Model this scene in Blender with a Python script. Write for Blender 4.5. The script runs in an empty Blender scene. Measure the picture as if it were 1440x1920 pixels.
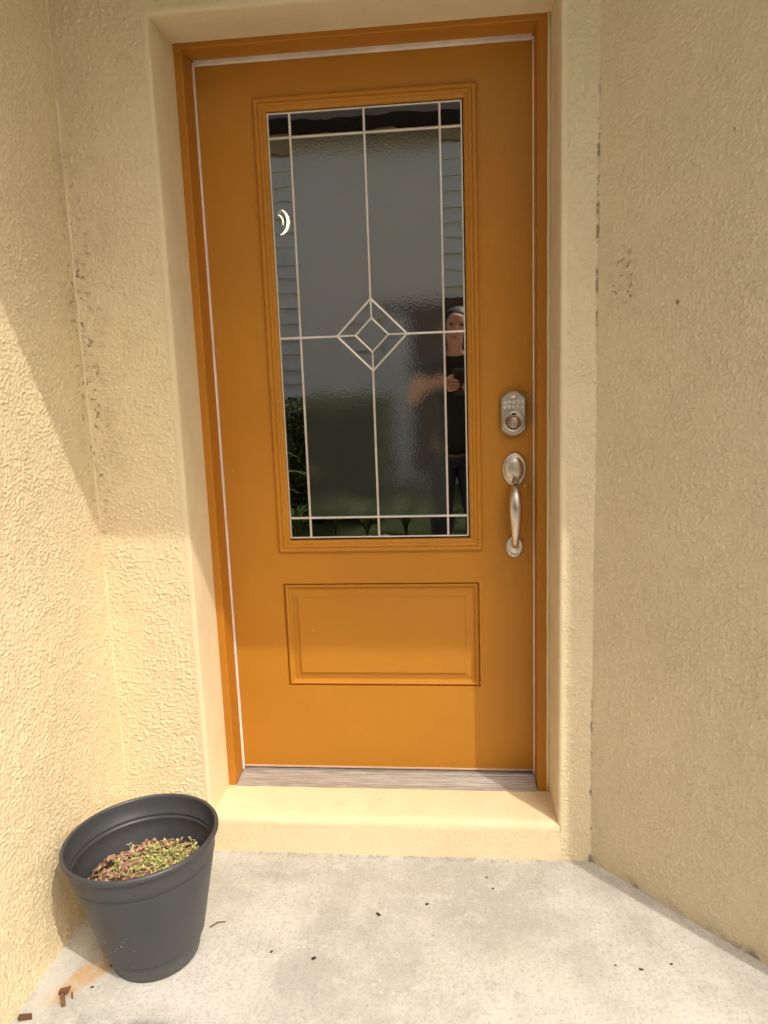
import bpy, bmesh, math, random
import numpy as np
from mathutils import Vector, Matrix
random.seed(7)
R = math.radians
S = bpy.context.scene
COL = S.collection

# ------------------------------------------------------------------ camera
CAM = Vector((.253, -2.186, 1.2))
yaw, pitch, roll = .106, -.176, -.036
fw = Vector((-math.sin(yaw)*math.cos(pitch), math.cos(yaw)*math.cos(pitch), math.sin(pitch)))
r0 = Vector((math.cos(yaw), math.sin(yaw), 0)); u0 = r0.cross(fw)
rt = r0*math.cos(roll) + u0*math.sin(roll); up = u0*math.cos(roll) - r0*math.sin(roll)
cd = bpy.data.cameras.new('camera'); cam = bpy.data.objects.new('camera', cd); COL.objects.link(cam)
cd.sensor_fit = 'VERTICAL'; cd.sensor_height = 24; cd.sensor_width = 18
cd.lens = 1442/1920*24; cd.clip_start = .02; cd.clip_end = 600
M = Matrix((rt, up, -fw)).transposed().to_4x4(); M.translation = CAM
cam.matrix_world = M
S.camera = cam

# ------------------------------------------------------------------ sky and sun
SUN_TO = Vector((.98, -1.0, 1.75)).normalized()          # towards the sun
elev = math.asin(SUN_TO.z); azim = math.atan2(SUN_TO.x, SUN_TO.y)
w = bpy.data.worlds.new('World'); S.world = w; w.use_nodes = True
nt = w.node_tree; nt.nodes.clear()
sky = nt.nodes.new('ShaderNodeTexSky'); sky.sky_type = 'NISHITA'; sky.sun_disc = False
sky.sun_elevation = elev; sky.sun_rotation = azim; sky.air_density = 1.0; sky.dust_density = 10.0; sky.ozone_density = .6
bg = nt.nodes.new('ShaderNodeBackground'); bg.inputs[1].default_value = .15
wo = nt.nodes.new('ShaderNodeOutputWorld')
nt.links.new(sky.outputs[0], bg.inputs[0]); nt.links.new(bg.outputs[0], wo.inputs[0])
sd = bpy.data.lights.new('sun', 'SUN'); sd.energy = 2.0; sd.angle = R(.53); sd.color = (1, .93, .80)
so = bpy.data.objects.new('sun', sd); COL.objects.link(so)
so.location = SUN_TO*20
so.rotation_euler = (-SUN_TO).to_track_quat('-Z', 'Y').to_euler()
S.view_settings.view_transform = 'Standard'; S.view_settings.look = 'None'
S.view_settings.exposure = .18; S.view_settings.gamma = 1
S.view_settings.use_curve_mapping = False
S.cycles.caustics_reflective = False; S.cycles.caustics_refractive = False; S.cycles.sample_clamp_indirect = 6

# ------------------------------------------------------------------ helpers: objects
def tag(o, label=None, cat=None, group=None, kind=None):
    if label: o['label'] = label
    if cat: o['category'] = cat
    if group: o['group'] = group
    if kind: o['kind'] = kind
    return o
def empty(name, loc, label, cat, group=None):
    o = bpy.data.objects.new(name, None); COL.objects.link(o); o.location = loc
    o.empty_display_size = .1
    return tag(o, label, cat, group)
def adopt(o, parent):
    if parent is None: return
    o.parent = parent
    m = Matrix.Identity(4); p = parent; 
    m = Matrix.Translation(sum((Vector(q.location) for q in chain(parent)), Vector()))
    o.matrix_parent_inverse = m.inverted()
def chain(p):
    # only Empties (pure translations) carry an offset here; mesh parents sit at the origin
    return [p] if p.type == 'EMPTY' else []
def link(name, me, mat, parent=None, smooth=False):
    o = bpy.data.objects.new(name, me); COL.objects.link(o)
    if mat: me.materials.append(mat)
    if smooth:
        me.polygons.foreach_set('use_smooth', [True]*len(me.polygons))
    adopt(o, parent)
    return o
def pyd(name, vs, fs, mat, parent=None, smooth=False):
    me = bpy.data.meshes.new(name); me.from_pydata(vs, [], fs); me.update()
    bm = bmesh.new(); bm.from_mesh(me)
    bmesh.ops.recalc_face_normals(bm, faces=bm.faces); bm.to_mesh(me); bm.free()
    return link(name, me, mat, parent, smooth)
def bevel(o, w, seg=2, ang=30):
    m = o.modifiers.new('bevel', 'BEVEL'); m.width = w; m.segments = seg; m.limit_method = 'ANGLE'; m.angle_limit = R(ang)
    o.data.polygons.foreach_set('use_smooth', [True]*len(o.data.polygons))
    n = o.modifiers.new('wn', 'WEIGHTED_NORMAL'); n.keep_sharp = True
    return o
BOXF = [(0,1,3,2),(4,6,7,5),(0,4,5,1),(2,3,7,6),(0,2,6,4),(1,5,7,3)]
def box(name, x0,x1,y0,y1,z0,z1, mat, parent=None, bw=0):
    vs = [(x,y,z) for x in (x0,x1) for y in (y0,y1) for z in (z0,z1)]
    o = pyd(name, vs, BOXF, mat, parent)
    if bw: bevel(o, bw)
    return o
def prism_y(name, pts, y0, y1, mat, parent=None, bw=0):
    """polygon in xz extruded along y"""
    n = len(pts)
    vs = [(x,y0,z) for x,z in pts] + [(x,y1,z) for x,z in pts]
    fs = [tuple(range(n)), tuple(range(2*n-1,n-1,-1))] + [(i,(i+1)%n,n+(i+1)%n,n+i) for i in range(n)]
    o = pyd(name, vs, fs, mat, parent)
    if bw: bevel(o, bw)
    return o
def prism_z(name, pts, z0, z1, mat, parent=None, bw=0):
    n = len(pts)
    vs = [(x,y,z0) for x,y in pts] + [(x,y,z1) for x,y in pts]
    fs = [tuple(range(n)), tuple(range(2*n-1,n-1,-1))] + [(i,(i+1)%n,n+(i+1)%n,n+i) for i in range(n)]
    o = pyd(name, vs, fs, mat, parent)
    if bw: bevel(o, bw)
    return o
def ring(name, x0,x1,z0,z1, prof, mat, parent=None, open_bottom=False):
    """mitred moulding: prof = [(inset, y)...] carried round a rectangle in xz"""
    vs, fs = [], []
    for d, y in prof:
        if open_bottom:
            vs += [(x0+d,y,z0),(x0+d,y,z1-d),(x1-d,y,z1-d),(x1-d,y,z0)]
        else:
            vs += [(x0+d,y,z0+d),(x0+d,y,z1-d),(x1-d,y,z1-d),(x1-d,y,z0+d)]
    for k in range(len(prof)-1):
        for i in range(3 if open_bottom else 4):
            a, b = k*4+i, k*4+(i+1)%4
            fs.append((a,b,b+4,a+4))
    return pyd(name, vs, fs, mat, parent)
def lathe(name, prof, c, mat, parent=None, n=96, axis='z', sx=1, sz=1, cap=True):
    vs, fs = [], []
    for r_, h in prof:
        for i in range(n):
            a = 2*math.pi*i/n; p, q = r_*math.cos(a), r_*math.sin(a)
            vs.append((c[0]+p*sx, c[1]+q*sz, c[2]+h) if axis == 'z' else (c[0]+p*sx, c[1]-h, c[2]+q*sz))
    for k in range(len(prof)-1):
        for i in range(n):
            a, b = k*n+i, k*n+(i+1)%n
            fs.append((a,b,b+n,a+n))
    if prof[0][0] > 1e-5 and cap: fs.append(tuple(range(n)))
    if prof[-1][0] > 1e-5 and cap and axis == 'y': fs.append(tuple(range((len(prof)-1)*n, len(prof)*n)))
    return pyd(name, vs, fs, mat, parent, True)
def tube(name, pts, rad, mat, parent=None, n=12, sx=1.0):
    """swept tube; rad list; sx flattens along the second frame axis"""
    P = [Vector(p) for p in pts]; vs, fs = [], []
    ref = Vector((1,0,0))
    for k, p in enumerate(P):
        t = (P[min(k+1,len(P)-1)] - P[max(k-1,0)]).normalized()
        u = (ref - t*ref.dot(t)).normalized(); v = t.cross(u)
        for i in range(n):
            a = 2*math.pi*i/n
            vs.append(p + u*math.cos(a)*rad[k] + v*math.sin(a)*rad[k]*sx)
    for k in range(len(P)-1):
        for i in range(n):
            a, b = k*n+i, k*n+(i+1)%n
            fs.append((a,b,b+n,a+n))
    fs += [tuple(range(n)), tuple(range((len(P)-1)*n, len(P)*n))]
    return pyd(name, vs, fs, mat, parent, True)
_rs = np.random.RandomState(11)
_PERM = np.concatenate([_rs.permutation(512)]*2); _ANG = _rs.rand(512)*2*np.pi; _GX, _GY = np.cos(_ANG), np.sin(_ANG)
def pnoise(x, y):
    """2-D gradient noise, about -1..1"""
    xi, yi = np.floor(x).astype(int), np.floor(y).astype(int); fx, fy = x-xi, y-yi
    u, v = fx*fx*fx*(fx*(fx*6-15)+10), fy*fy*fy*(fy*(fy*6-15)+10)
    def g(a, b, dx, dy):
        k = _PERM[(_PERM[a & 511]+b) & 511]; return _GX[k]*dx+_GY[k]*dy
    return 1.5*((g(xi,yi,fx,fy)*(1-u)+g(xi+1,yi,fx-1,fy)*u)*(1-v)+(g(xi,yi+1,fx,fy-1)*(1-u)+g(xi+1,yi+1,fx-1,fy-1)*u)*v)
def sstep(a, b, x):
    t = np.clip((x-a)/(b-a),0,1); return t*t*(3-2*t)
def relief(u, v, k, seed, worm):
    """trowelled stucco; worm 0 = granular dash coat, 1 = flattened skin cut by winding grooves"""
    u, v = u+seed, v+seed*1.7
    wx, wy = pnoise(u*k*.4,v*k*.4+9), pnoise(u*k*.4+31,v*k*.4)
    a = pnoise(u*k*.82+wx*.45, v*k*1.12+wy*.45)
    b = pnoise(u*k*1.75+5, v*k*1.9+wy*.4); c = pnoise(u*k*3.1, v*k*3.1+3)
    big = sstep(-.45,.45,pnoise(u*k*.11+2, v*k*.11)+.5*pnoise(u*k*.31, v*k*.31+7))
    groove = sstep(.0,.30,np.abs(a+.35*b))
    gran = .5+.55*a+.42*b+.2*c
    h = worm*(groove*(.72+.28*big)+.16*b+.08*c) + (1-worm)*gran*(.65+.35*big)
    return h-.5
def grid(name, o, u, v, res, mat, parent, nrm, amp, k, seed, worm=.6, off=(0,0)):
    """dense stucco sheet o + s*u + t*v whose relief is real geometry"""
    o, u, v, nrm = (np.array(q,float) for q in (o,u,v,nrm))
    lu, lv = np.linalg.norm(u), np.linalg.norm(v); nu, nv = max(2,int(lu/res)), max(2,int(lv/res))
    s, t = np.meshgrid(np.linspace(0,1,nu+1), np.linspace(0,1,nv+1), indexing='ij')
    h = relief(s*lu+off[0], t*lv+off[1], k, seed, worm)*amp + .0016*pnoise((s*lu+off[0])*3+seed, (t*lv+off[1])*3)
    co = o + s[...,None]*u + t[...,None]*v + h[...,None]*nrm
    idx = np.arange((nu+1)*(nv+1)).reshape(nu+1,nv+1)
    q = np.stack([idx[:-1,:-1],idx[1:,:-1],idx[1:,1:],idx[:-1,1:]],-1).reshape(-1,4)
    me = bpy.data.meshes.new(name)
    me.vertices.add(co.size//3); me.vertices.foreach_set('co', co.reshape(-1).astype(np.float32))
    me.loops.add(q.size); me.loops.foreach_set('vertex_index', q.reshape(-1).astype(np.int32))
    me.polygons.add(len(q)); me.polygons.foreach_set('loop_start', np.arange(0,q.size,4,dtype=np.int32))
    me.update(calc_edges=True)
    return link(name, me, mat, parent, True)

# ------------------------------------------------------------------ helpers: materials
class NT:
    def __init__(s, name, disp=False):
        s.m = bpy.data.materials.new(name); s.m.use_nodes = True; s.t = s.m.node_tree; s.t.nodes.clear()
        s.out = s.n('ShaderNodeOutputMaterial'); s.co = s.n('ShaderNodeTexCoord').outputs['Object']
        if disp: s.m.displacement_method = 'BOTH'
    def n(s, ty, **k):
        o = s.t.nodes.new(ty)
        for a, b in k.items(): setattr(o, a, b)
        return o
    def put(s, sock, v):
        if isinstance(v, bpy.types.NodeSocket): s.t.links.new(v, sock)
        elif v is not None:
            if sock.type == 'RGBA' and len(v) == 3: v = (*v, 1)
            sock.default_value = v
    def map(s, scale=(1,1,1), rot=(0,0,0), loc=(0,0,0), src=None):
        o = s.n('ShaderNodeMapping'); s.put(o.inputs[0], src or s.co)
        o.inputs['Scale'].default_value = scale; o.inputs['Rotation'].default_value = rot; o.inputs['Location'].default_value = loc
        return o.outputs[0]
    def noise(s, scale, detail=3, rough=.55, dist=0, vec=None):
        o = s.n('ShaderNodeTexNoise'); s.put(o.inputs['Vector'], vec or s.co)
        o.inputs['Scale'].default_value = scale; o.inputs['Detail'].default_value = detail
        o.inputs['Roughness'].default_value = rough; o.inputs['Distortion'].default_value = dist
        return o.outputs['Fac']
    def vor(s, scale, feat='F1', vec=None, rnd=1):
        o = s.n('ShaderNodeTexVoronoi', feature=feat); s.put(o.inputs['Vector'], vec or s.co)
        o.inputs['Scale'].default_value = scale; o.inputs['Randomness'].default_value = rnd
        return o.outputs['Distance']
    def ramp(s, v, a, b, lo=0, hi=1, smooth=True):
        o = s.n('ShaderNodeMapRange', interpolation_type='SMOOTHSTEP' if smooth else 'LINEAR'); s.put(o.inputs[0], v)
        for i, x in zip((1,2,3,4), (a,b,lo,hi)): o.inputs[i].default_value = x
        return o.outputs[0]
    def op(s, kind, a, b=None, c=None):
        o = s.n('ShaderNodeMath', operation=kind)
        s.put(o.inputs[0], a); s.put(o.inputs[1], b)
        if c is not None: s.put(o.inputs[2], c)
        return o.outputs[0]
    def mix(s, f, a, b, blend='MIX'):
        o = s.n('ShaderNodeMix', data_type='RGBA', blend_type=blend)
        s.put(o.inputs[0], f); s.put(o.inputs[6], a); s.put(o.inputs[7], b)
        return o.outputs[2]
    def ell(s, c, rad, rot=(0,0,0), soft=.5):
        """soft ellipsoid mask in object space: 1 inside, 0 outside"""
        m = s.n('ShaderNodeVectorMath', operation='SUBTRACT'); s.put(m.inputs[0], s.co); m.inputs[1].default_value = c
        r = s.n('ShaderNodeVectorRotate', rotation_type='EULER_XYZ'); s.put(r.inputs['Vector'], m.outputs[0]); r.inputs['Rotation'].default_value = rot
        d = s.n('ShaderNodeVectorMath', operation='DIVIDE'); s.put(d.inputs[0], r.outputs[0]); d.inputs[1].default_value = rad
        l = s.n('ShaderNodeVectorMath', operation='LENGTH'); s.put(l.inputs[0], d.outputs[0])
        return s.ramp(l.outputs['Value'], 1, 1-soft)
    def bump(s, h, dist, strength=1, nrm=None):
        o = s.n('ShaderNodeBump'); s.put(o.inputs['Height'], h); o.inputs['Distance'].default_value = dist
        o.inputs['Strength'].default_value = strength; s.put(o.inputs['Normal'], nrm)
        return o.outputs[0]
    def fin(s, color, rough=.5, normal=None, metal=0, spec=.5, **k):
        b = s.n('ShaderNodeBsdfPrincipled'); s.b = b
        s.put(b.inputs['Base Color'], color); s.put(b.inputs['Roughness'], rough); s.put(b.inputs['Metallic'], metal)
        b.inputs['Specular IOR Level'].default_value = spec
        if normal: s.put(b.inputs['Normal'], normal)
        for a, v in k.items(): s.put(b.inputs[a], v)
        s.t.links.new(b.outputs[0], s.out.inputs[0]); return s.m
def plain(name, col, rough=.5, metal=0, spec=.5, bump=None, var=.12):
    t = NT(name)
    n = t.noise(6, 4)
    c = t.mix(t.ramp(n,.3,.7), tuple(x*(1-var) for x in col), tuple(min(1,x*(1+var)) for x in col))
    return t.fin(c, rough, t.bump(t.noise(bump[0],2), bump[1]) if bump else None, metal, spec)

YB, ZF, XL, XR = -.23, -.135, -.73, .58        # back wall plane, floor, corners
YO, YE, ZH = -.944, -1.25, 2.595               # front face of the house, edge of the eave, underside of the eave
RW = Vector((.921, -1, 0)).normalized()        # the angled wall runs this way from its corner

STUCCO = (.775, .66, .435)
def stucco(name, stains=None, seed=0.0):
    t = NT(name)
    v = t.map(loc=(seed, seed*1.7, seed*.6))
    big = t.ramp(t.noise(2.2, 4, .6, 0, v), .3, .7)
    col = t.mix(big, tuple(x*.955 for x in STUCCO), tuple(x*1.035 for x in STUCCO))
    mid = t.noise(45, 3, .65, 0, v)
    col = t.mix(t.op('MULTIPLY', t.ramp(mid,.5,.75), .16), col, (.52,.38,.19))
    # scattered pin-holes that hold dirt
    pin = t.op('MULTIPLY', t.ramp(t.vor(38, vec=v), .10, .04), t.ramp(t.noise(7,2,.5,0,v), .56, .66))
    col = t.mix(t.op('MULTIPLY', pin, .5), col, (.20,.13,.06))
    if stains: col = stains(t, col, v)
    return t.fin(col, .9, t.bump(t.noise(420,2,.6,0,v), .0011), 0, .2)
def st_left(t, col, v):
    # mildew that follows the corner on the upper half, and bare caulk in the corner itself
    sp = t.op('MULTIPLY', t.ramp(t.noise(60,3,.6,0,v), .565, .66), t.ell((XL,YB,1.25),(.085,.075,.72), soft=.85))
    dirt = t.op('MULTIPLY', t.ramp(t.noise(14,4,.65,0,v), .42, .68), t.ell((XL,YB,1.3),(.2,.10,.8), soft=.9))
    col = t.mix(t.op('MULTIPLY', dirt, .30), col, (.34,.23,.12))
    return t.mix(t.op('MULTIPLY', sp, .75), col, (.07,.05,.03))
def st_right(t, col, v):
    P = lambda s, z: tuple(Vector((XR,YB,z)) + RW*s)
    cl = t.op('MULTIPLY', t.ramp(t.noise(75,3,.6,0,v), .585, .66), t.ell(P(.075,1.39),(.05,.05,.11), soft=.7))
    cl2 = t.op('MULTIPLY', t.ramp(t.noise(45,3,.6,0,v), .45, .7), t.ell(P(.075,1.39),(.06,.06,.12), soft=.8))
    one = t.ell(P(.215,1.335),(.007,.007,.008), soft=.8)
    two = t.ell(P(.33,1.66),(.004,.004,.007), soft=.8)
    crack = t.op('MULTIPLY', t.ell((XR-.001,YB,1.55),(.0065,.0065,.42), soft=.7), t.ramp(t.noise(28,3,.7,0,v), .47, .60))
    crack2 = t.op('MULTIPLY', t.ell((XR-.001,YB,.05),(.0065,.0065,.42), soft=.7), t.ramp(t.noise(16,3,.7,0,v), .47, .58))
    col = t.mix(t.op('MULTIPLY', cl2, .22), col, (.25,.19,.11))
    for m, k in ((cl,.8),(one,.75),(two,.6),(crack,.7),(crack2,.75)):
        col = t.mix(t.op('MULTIPLY', m, k), col, (.07,.055,.035))
    base = t.op('MULTIPLY', t.ramp(t.noise(20,4,.7,0,v), .46,.66), t.ell(P(.5,ZF),(1.2,1.2,.03), soft=.9))
    return t.mix(t.op('MULTIPLY', base, .6), col, (.10,.08,.05))
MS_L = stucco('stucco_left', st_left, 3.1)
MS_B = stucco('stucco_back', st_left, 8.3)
MS_R = stucco('stucco_right', st_right, 5.7)
MS_F = stucco('stucco_sill_front', None, 1.7)
def smooth_paint():
    t = NT('smooth_stucco_paint')
    n = t.noise(9,4,.6); f = t.noise(120,3,.6)
    c = t.mix(t.ramp(n,.3,.7), (.73,.62,.405), (.78,.665,.44))
    pin = t.op('MULTIPLY', t.ramp(t.vor(26), .09,.04), t.ramp(t.noise(5,2), .52,.62))
    c = t.mix(t.op('MULTIPLY', pin, .6), c, (.22,.14,.07))
    h = t.op('ADD', t.op('MULTIPLY', n, .8), t.op('MULTIPLY', f, .15))
    return t.fin(c, .75, t.bump(h, .006), 0, .3)
M_SM = smooth_paint()
def sill_paint():
    t = NT('sill_paint')
    n = t.noise(8,4,.6); f = t.noise(160,3,.6)
    c = t.mix(t.ramp(n,.3,.7), (.72,.60,.385), (.77,.65,.425))
    cr = t.ramp(t.op('ABSOLUTE', t.op('SUBTRACT', t.noise(4.2,5,.6,.6), .5)), .006, 0)
    cr = t.op('MULTIPLY', cr, t.ramp(t.noise(3,2), .5,.62))
    c = t.mix(t.op('MULTIPLY', cr, .22), c, (.35,.25,.12))
    pin = t.op('MULTIPLY', t.ramp(t.vor(60), .14,.05), t.ramp(t.noise(9,2), .55,.65))
    c = t.mix(t.op('MULTIPLY', pin, .5), c, (.25,.17,.09))
    return t.fin(c, .8, t.bump(t.op('ADD', n, t.op('MULTIPLY', f, .2)), .008), 0, .3)
M_SILL = sill_paint()
def concrete():
    t = NT('concrete')
    a = t.noise(3.2,5,.65); b = t.noise(16,5,.7); f = t.noise(120,5,.75)
    broom = t.noise(1,3,.6,0,t.map(scale=(120,9,1), rot=(0,0,R(4))))
    c = t.mix(t.ramp(a,.34,.64), (.43,.425,.40), (.59,.585,.555))
    c = t.mix(t.op('MULTIPLY', t.ramp(b,.48,.72), .55), c, (.64,.63,.60))
    c = t.mix(t.op('MULTIPLY', t.ramp(f,.47,.66), .5), c, (.30,.285,.25))
    pit = t.op('MULTIPLY', t.ramp(t.noise(48,4,.75), .56,.70), t.ramp(t.noise(5,3,.6), .40,.62))
    c = t.mix(t.op('MULTIPLY', pit, .45), c, (.25,.24,.20))
    c = t.mix(t.op('MULTIPLY', t.ramp(broom,.48,.66), .12), c, (.30,.29,.25))
    # greenish-grey weathering near the step, and darker worn patches
    for (x,y,rx,ry,k,cc) in ((-.26,-.30,.26,.10,.85,(.30,.29,.24)),(.22,-.28,.26,.07,.6,(.32,.30,.25)),(.30,-.50,.17,.15,.7,(.33,.32,.29)),(-.42,-.86,.3,.09,.9,(.22,.23,.22)),(.40,-.62,.2,.2,.22,(.46,.46,.34))):
        m = t.op('MULTIPLY', t.ell((x,y,ZF),(rx,ry,.1), soft=.9), t.ramp(t.noise(13,5,.7), .38,.68))
        c = t.mix(t.op('MULTIPLY', m, k), c, cc)
    # rust-orange stain left by the pot, pale strip by the wall
    m = t.op('MULTIPLY', t.ell((-.625,-.70,ZF),(.16,.042,.1), rot=(0,0,R(-58)), soft=.55), t.ramp(t.noise(22,4,.7), .28,.55))
    c = t.mix(t.op('MULTIPLY', m, .75), c, (.50,.30,.13))
    m = t.op('MULTIPLY', t.ell((-.695,-.62,ZF),(.035,.3,.1), soft=.3), t.ramp(t.noise(22,4,.7), .25,.5))
    c = t.mix(t.op('MULTIPLY', m, .5), c, (.56,.55,.53))
    # paint crumbs
    m = t.op('MULTIPLY', t.ramp(t.noise(85,3,.6), .63,.70), t.op('MAXIMUM', t.ell((.19,-.52,ZF),(.035,.30,.1), soft=.7), t.ell((.08,-.70,ZF),(.16,.05,.1), soft=.7)))
    c = t.mix(t.op('MULTIPLY', m, .7), c, (.80,.74,.50))
    sp = t.op('MULTIPLY', t.ramp(t.vor(30), .07,.04), t.ramp(t.noise(6,2), .55,.62))
    c = t.mix(t.op('MULTIPLY', sp, .8), c, (.06,.05,.04))
    # patchy darker line where slab meets the house
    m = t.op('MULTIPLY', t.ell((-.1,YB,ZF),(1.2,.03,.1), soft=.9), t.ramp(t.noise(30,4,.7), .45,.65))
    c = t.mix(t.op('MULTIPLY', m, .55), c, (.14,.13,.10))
    h = t.op('ADD', t.op('ADD', t.op('MULTIPLY', f, .5), t.op('MULTIPLY', broom, .22)), t.op('MULTIPLY', b, .8))
    return t.fin(c, .92, t.bump(h, .0035), 0, .25)
M_CON = concrete()
DOORC = (.50, .212, .021)
def door_paint(name, col, rough):
    t = NT(name)
    n = t.noise(2.5,4,.6); f = t.noise(240,2,.5)
    s = t.noise(1,3,.5,0,t.map(scale=(14,14,90)))
    c = t.mix(t.ramp(n,.3,.7), tuple(x*.95 for x in col), tuple(x*1.05 for x in col))
    nick = t.op('MULTIPLY', t.ramp(t.vor(17), .05,.03), t.ramp(t.noise(4,2), .52,.6))
    c = t.mix(t.op('MULTIPLY', nick, .7), c, (.72,.50,.28))
    h = t.op('ADD', t.op('MULTIPLY', f, .5), t.op('MULTIPLY', s, .3))
    return t.fin(c, t.ramp(n,.2,.8,rough-.05,rough+.08), t.bump(h, .0007), 0, .3)
M_DOOR = door_paint('door_paint', DOORC, .42)
M_JAMB = door_paint('jamb_paint', (.45,.18,.016), .45)
M_STRIP = plain('weatherstrip', (.80,.74,.68), .5)
M_SHOE = plain('door_shoe', (.62,.42,.30), .5)
M_ALU = NT('threshold_metal')
_t = M_ALU; _n = _t.noise(1,4,.6,0,_t.map(scale=(12,160,160)))
M_ALU = _t.fin(_t.mix(_t.ramp(_n,.35,.65),(.40,.38,.36),(.58,.56,.53)), .42, _t.bump(_n,.0006), .55, .5)
M_BLACK = plain('black_rubber', (.012,.012,.012), .7)
M_CAME = plain('lead_came', (.72,.69,.63), .38, .55)
def glass(name, textured):
    t = NT(name)
    nr = None
    if textured:
        a = t.vor(210); b = t.noise(150,2,.5)
        nr = t.bump(t.op('ADD', t.op('MULTIPLY',a,.7), b), .000045, 1)
    else:
        nr = t.bump(t.noise(9,2,.5), .0002, 1)
    ge = t.n('ShaderNodeNewGeometry'); dt = t.n('ShaderNodeVectorMath', operation='DOT_PRODUCT')
    t.put(dt.inputs[0], ge.outputs['Incoming']); t.put(dt.inputs[1], ge.outputs['Normal'])
    gz = t.op('POWER', t.op('SUBTRACT', 1.0, t.op('ABSOLUTE', dt.outputs['Value'])), 5.0)
    fr = t.op('MULTIPLY_ADD', gz, .58, .42)                 # coated double glazing mirrors strongly at any angle
    tr = t.n('ShaderNodeBsdfTransparent'); tr.inputs[0].default_value = (.80,.83,.80,1)
    gl = t.n('ShaderNodeBsdfGlossy'); gl.inputs['Roughness'].default_value = .0 if textured else .0; t.put(gl.inputs['Normal'], nr)
    mx = t.n('ShaderNodeMixShader'); t.put(mx.inputs[0], fr); t.t.links.new(tr.outputs[0], mx.inputs[1]); t.t.links.new(gl.outputs[0], mx.inputs[2])
    sh = mx.outputs[0]
    if textured:                                   # obscure glass also scatters a little
        df = t.n('ShaderNodeBsdfDiffuse'); df.inputs[0].default_value = (.7,.72,.66,1)
        m2 = t.n('ShaderNodeMixShader'); m2.inputs[0].default_value = .03
        t.t.links.new(sh, m2.inputs[1]); t.t.links.new(df.outputs[0], m2.inputs[2]); sh = m2.outputs[0]
    t.t.links.new(sh, t.out.inputs[0])
    return t.m
M_GT, M_GC = glass('textured_glass', True), glass('clear_glass', False)
def nickel():
    t = NT('satin_nickel')
    n = t.noise(40,3,.6)
    return t.fin(t.mix(t.ramp(n,.3,.7),(.66,.60,.50),(.76,.70,.60)), t.ramp(n,.3,.7,30e-2,.42), None, 1, .5)
M_NI = nickel()
M_NID = plain('worn_nickel', (.36,.28,.19), .35, .9)
M_KEY = plain('keypad_button', (.62,.58,.52), .4, .3)
def potmat():
    t = NT('charcoal_plastic')
    n = t.noise(5,4,.6)
    c = t.mix(t.ramp(n,.3,.7), (.043,.047,.055), (.056,.060,.069))
    d = t.op('MULTIPLY', t.ramp(t.vor(105), .26,.14), t.ramp(t.noise(60,2), .48,.58))
    d = t.op('MULTIPLY', d, t.ell((-.55,-.74,-.04),(.10,.10,.10), soft=.7))
    dust = t.op('MULTIPLY', t.ramp(t.noise(14,4,.7), .4,.75), t.ell((-.5,-.63,-.135),(.3,.3,.09), soft=.8))
    c = t.mix(t.op('MULTIPLY', dust, .25), c, (.20,.18,.14))
    c = t.mix(t.op('MULTIPLY', d, .9), c, (.62,.58,.48))
    return t.fin(c, t.ramp(n,.3,.7,.40,.5), t.bump(t.noise(180,2), .0003), 0, .5)
M_POT = potmat()
M_SOIL = plain('potting_soil', (.075,.045,.028), .95, 0, .2, (120,.01), .4)
M_BARK = NT('bark_chip')
_t = M_BARK; _oi = _t.n('ShaderNodeNewGeometry').outputs['Random Per Island']
M_BARK = _t.fin(_t.mix(_oi, (.13,.065,.042), (.52,.34,.23)), .85, _t.bump(_t.noise(200,3), .001), 0, .3)
_t = NT('sprout_leaf'); _oi = _t.n('ShaderNodeNewGeometry').outputs['Random Per Island']
M_SPR = _t.fin(_t.mix(_oi, (.28,.35,.09), (.60,.58,.26)), .55, None, 0, .4)

# ------------------------------------------------------------------ ground
def lawn():
    t = NT('lawn')
    a = t.noise(1.5,5,.65); b = t.noise(60,4,.7)
    c = t.mix(t.ramp(b,.35,.65), (.035,.065,.018), (.09,.12,.035))
    c = t.mix(t.op('MULTIPLY', t.ramp(a,.45,.7), .5), c, (.13,.12,.05))
    return t.fin(c, .9, t.bump(b, .03), 0, .2)
M_LAWN = lawn()
g = pyd('ground', [(-300,-300,-.20),(300,-300,-.20),(300,300,-.20),(-300,300,-.20)], [(0,1,2,3)], M_LAWN); tag(g, 'green lawn stretching away from the house', 'ground', kind='structure')
fl = prism_z('path', [(-.9,.12),(1.05,.12),(1.6,YO-.002),(6.5,YO-.002),(6.5,-4.05),(-6.5,-4.05),(-6.5,YO-.002),(-.9,YO-.002)], -.26, ZF, M_CON, None, .006)  # unseen outer reach widened to bounce light into the entry
tag(fl, 'pale weathered concrete slab in front of the door', 'path', kind='structure')

# ------------------------------------------------------------------ the house round the entry
house = empty('stucco_house', (0,YB,ZF), 'beige stucco house with a recessed entry and angled side wall', 'house')
ZT = 2.61
RX = XR + .921*(abs(YO-YB))                       # where the angled wall meets the front
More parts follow.
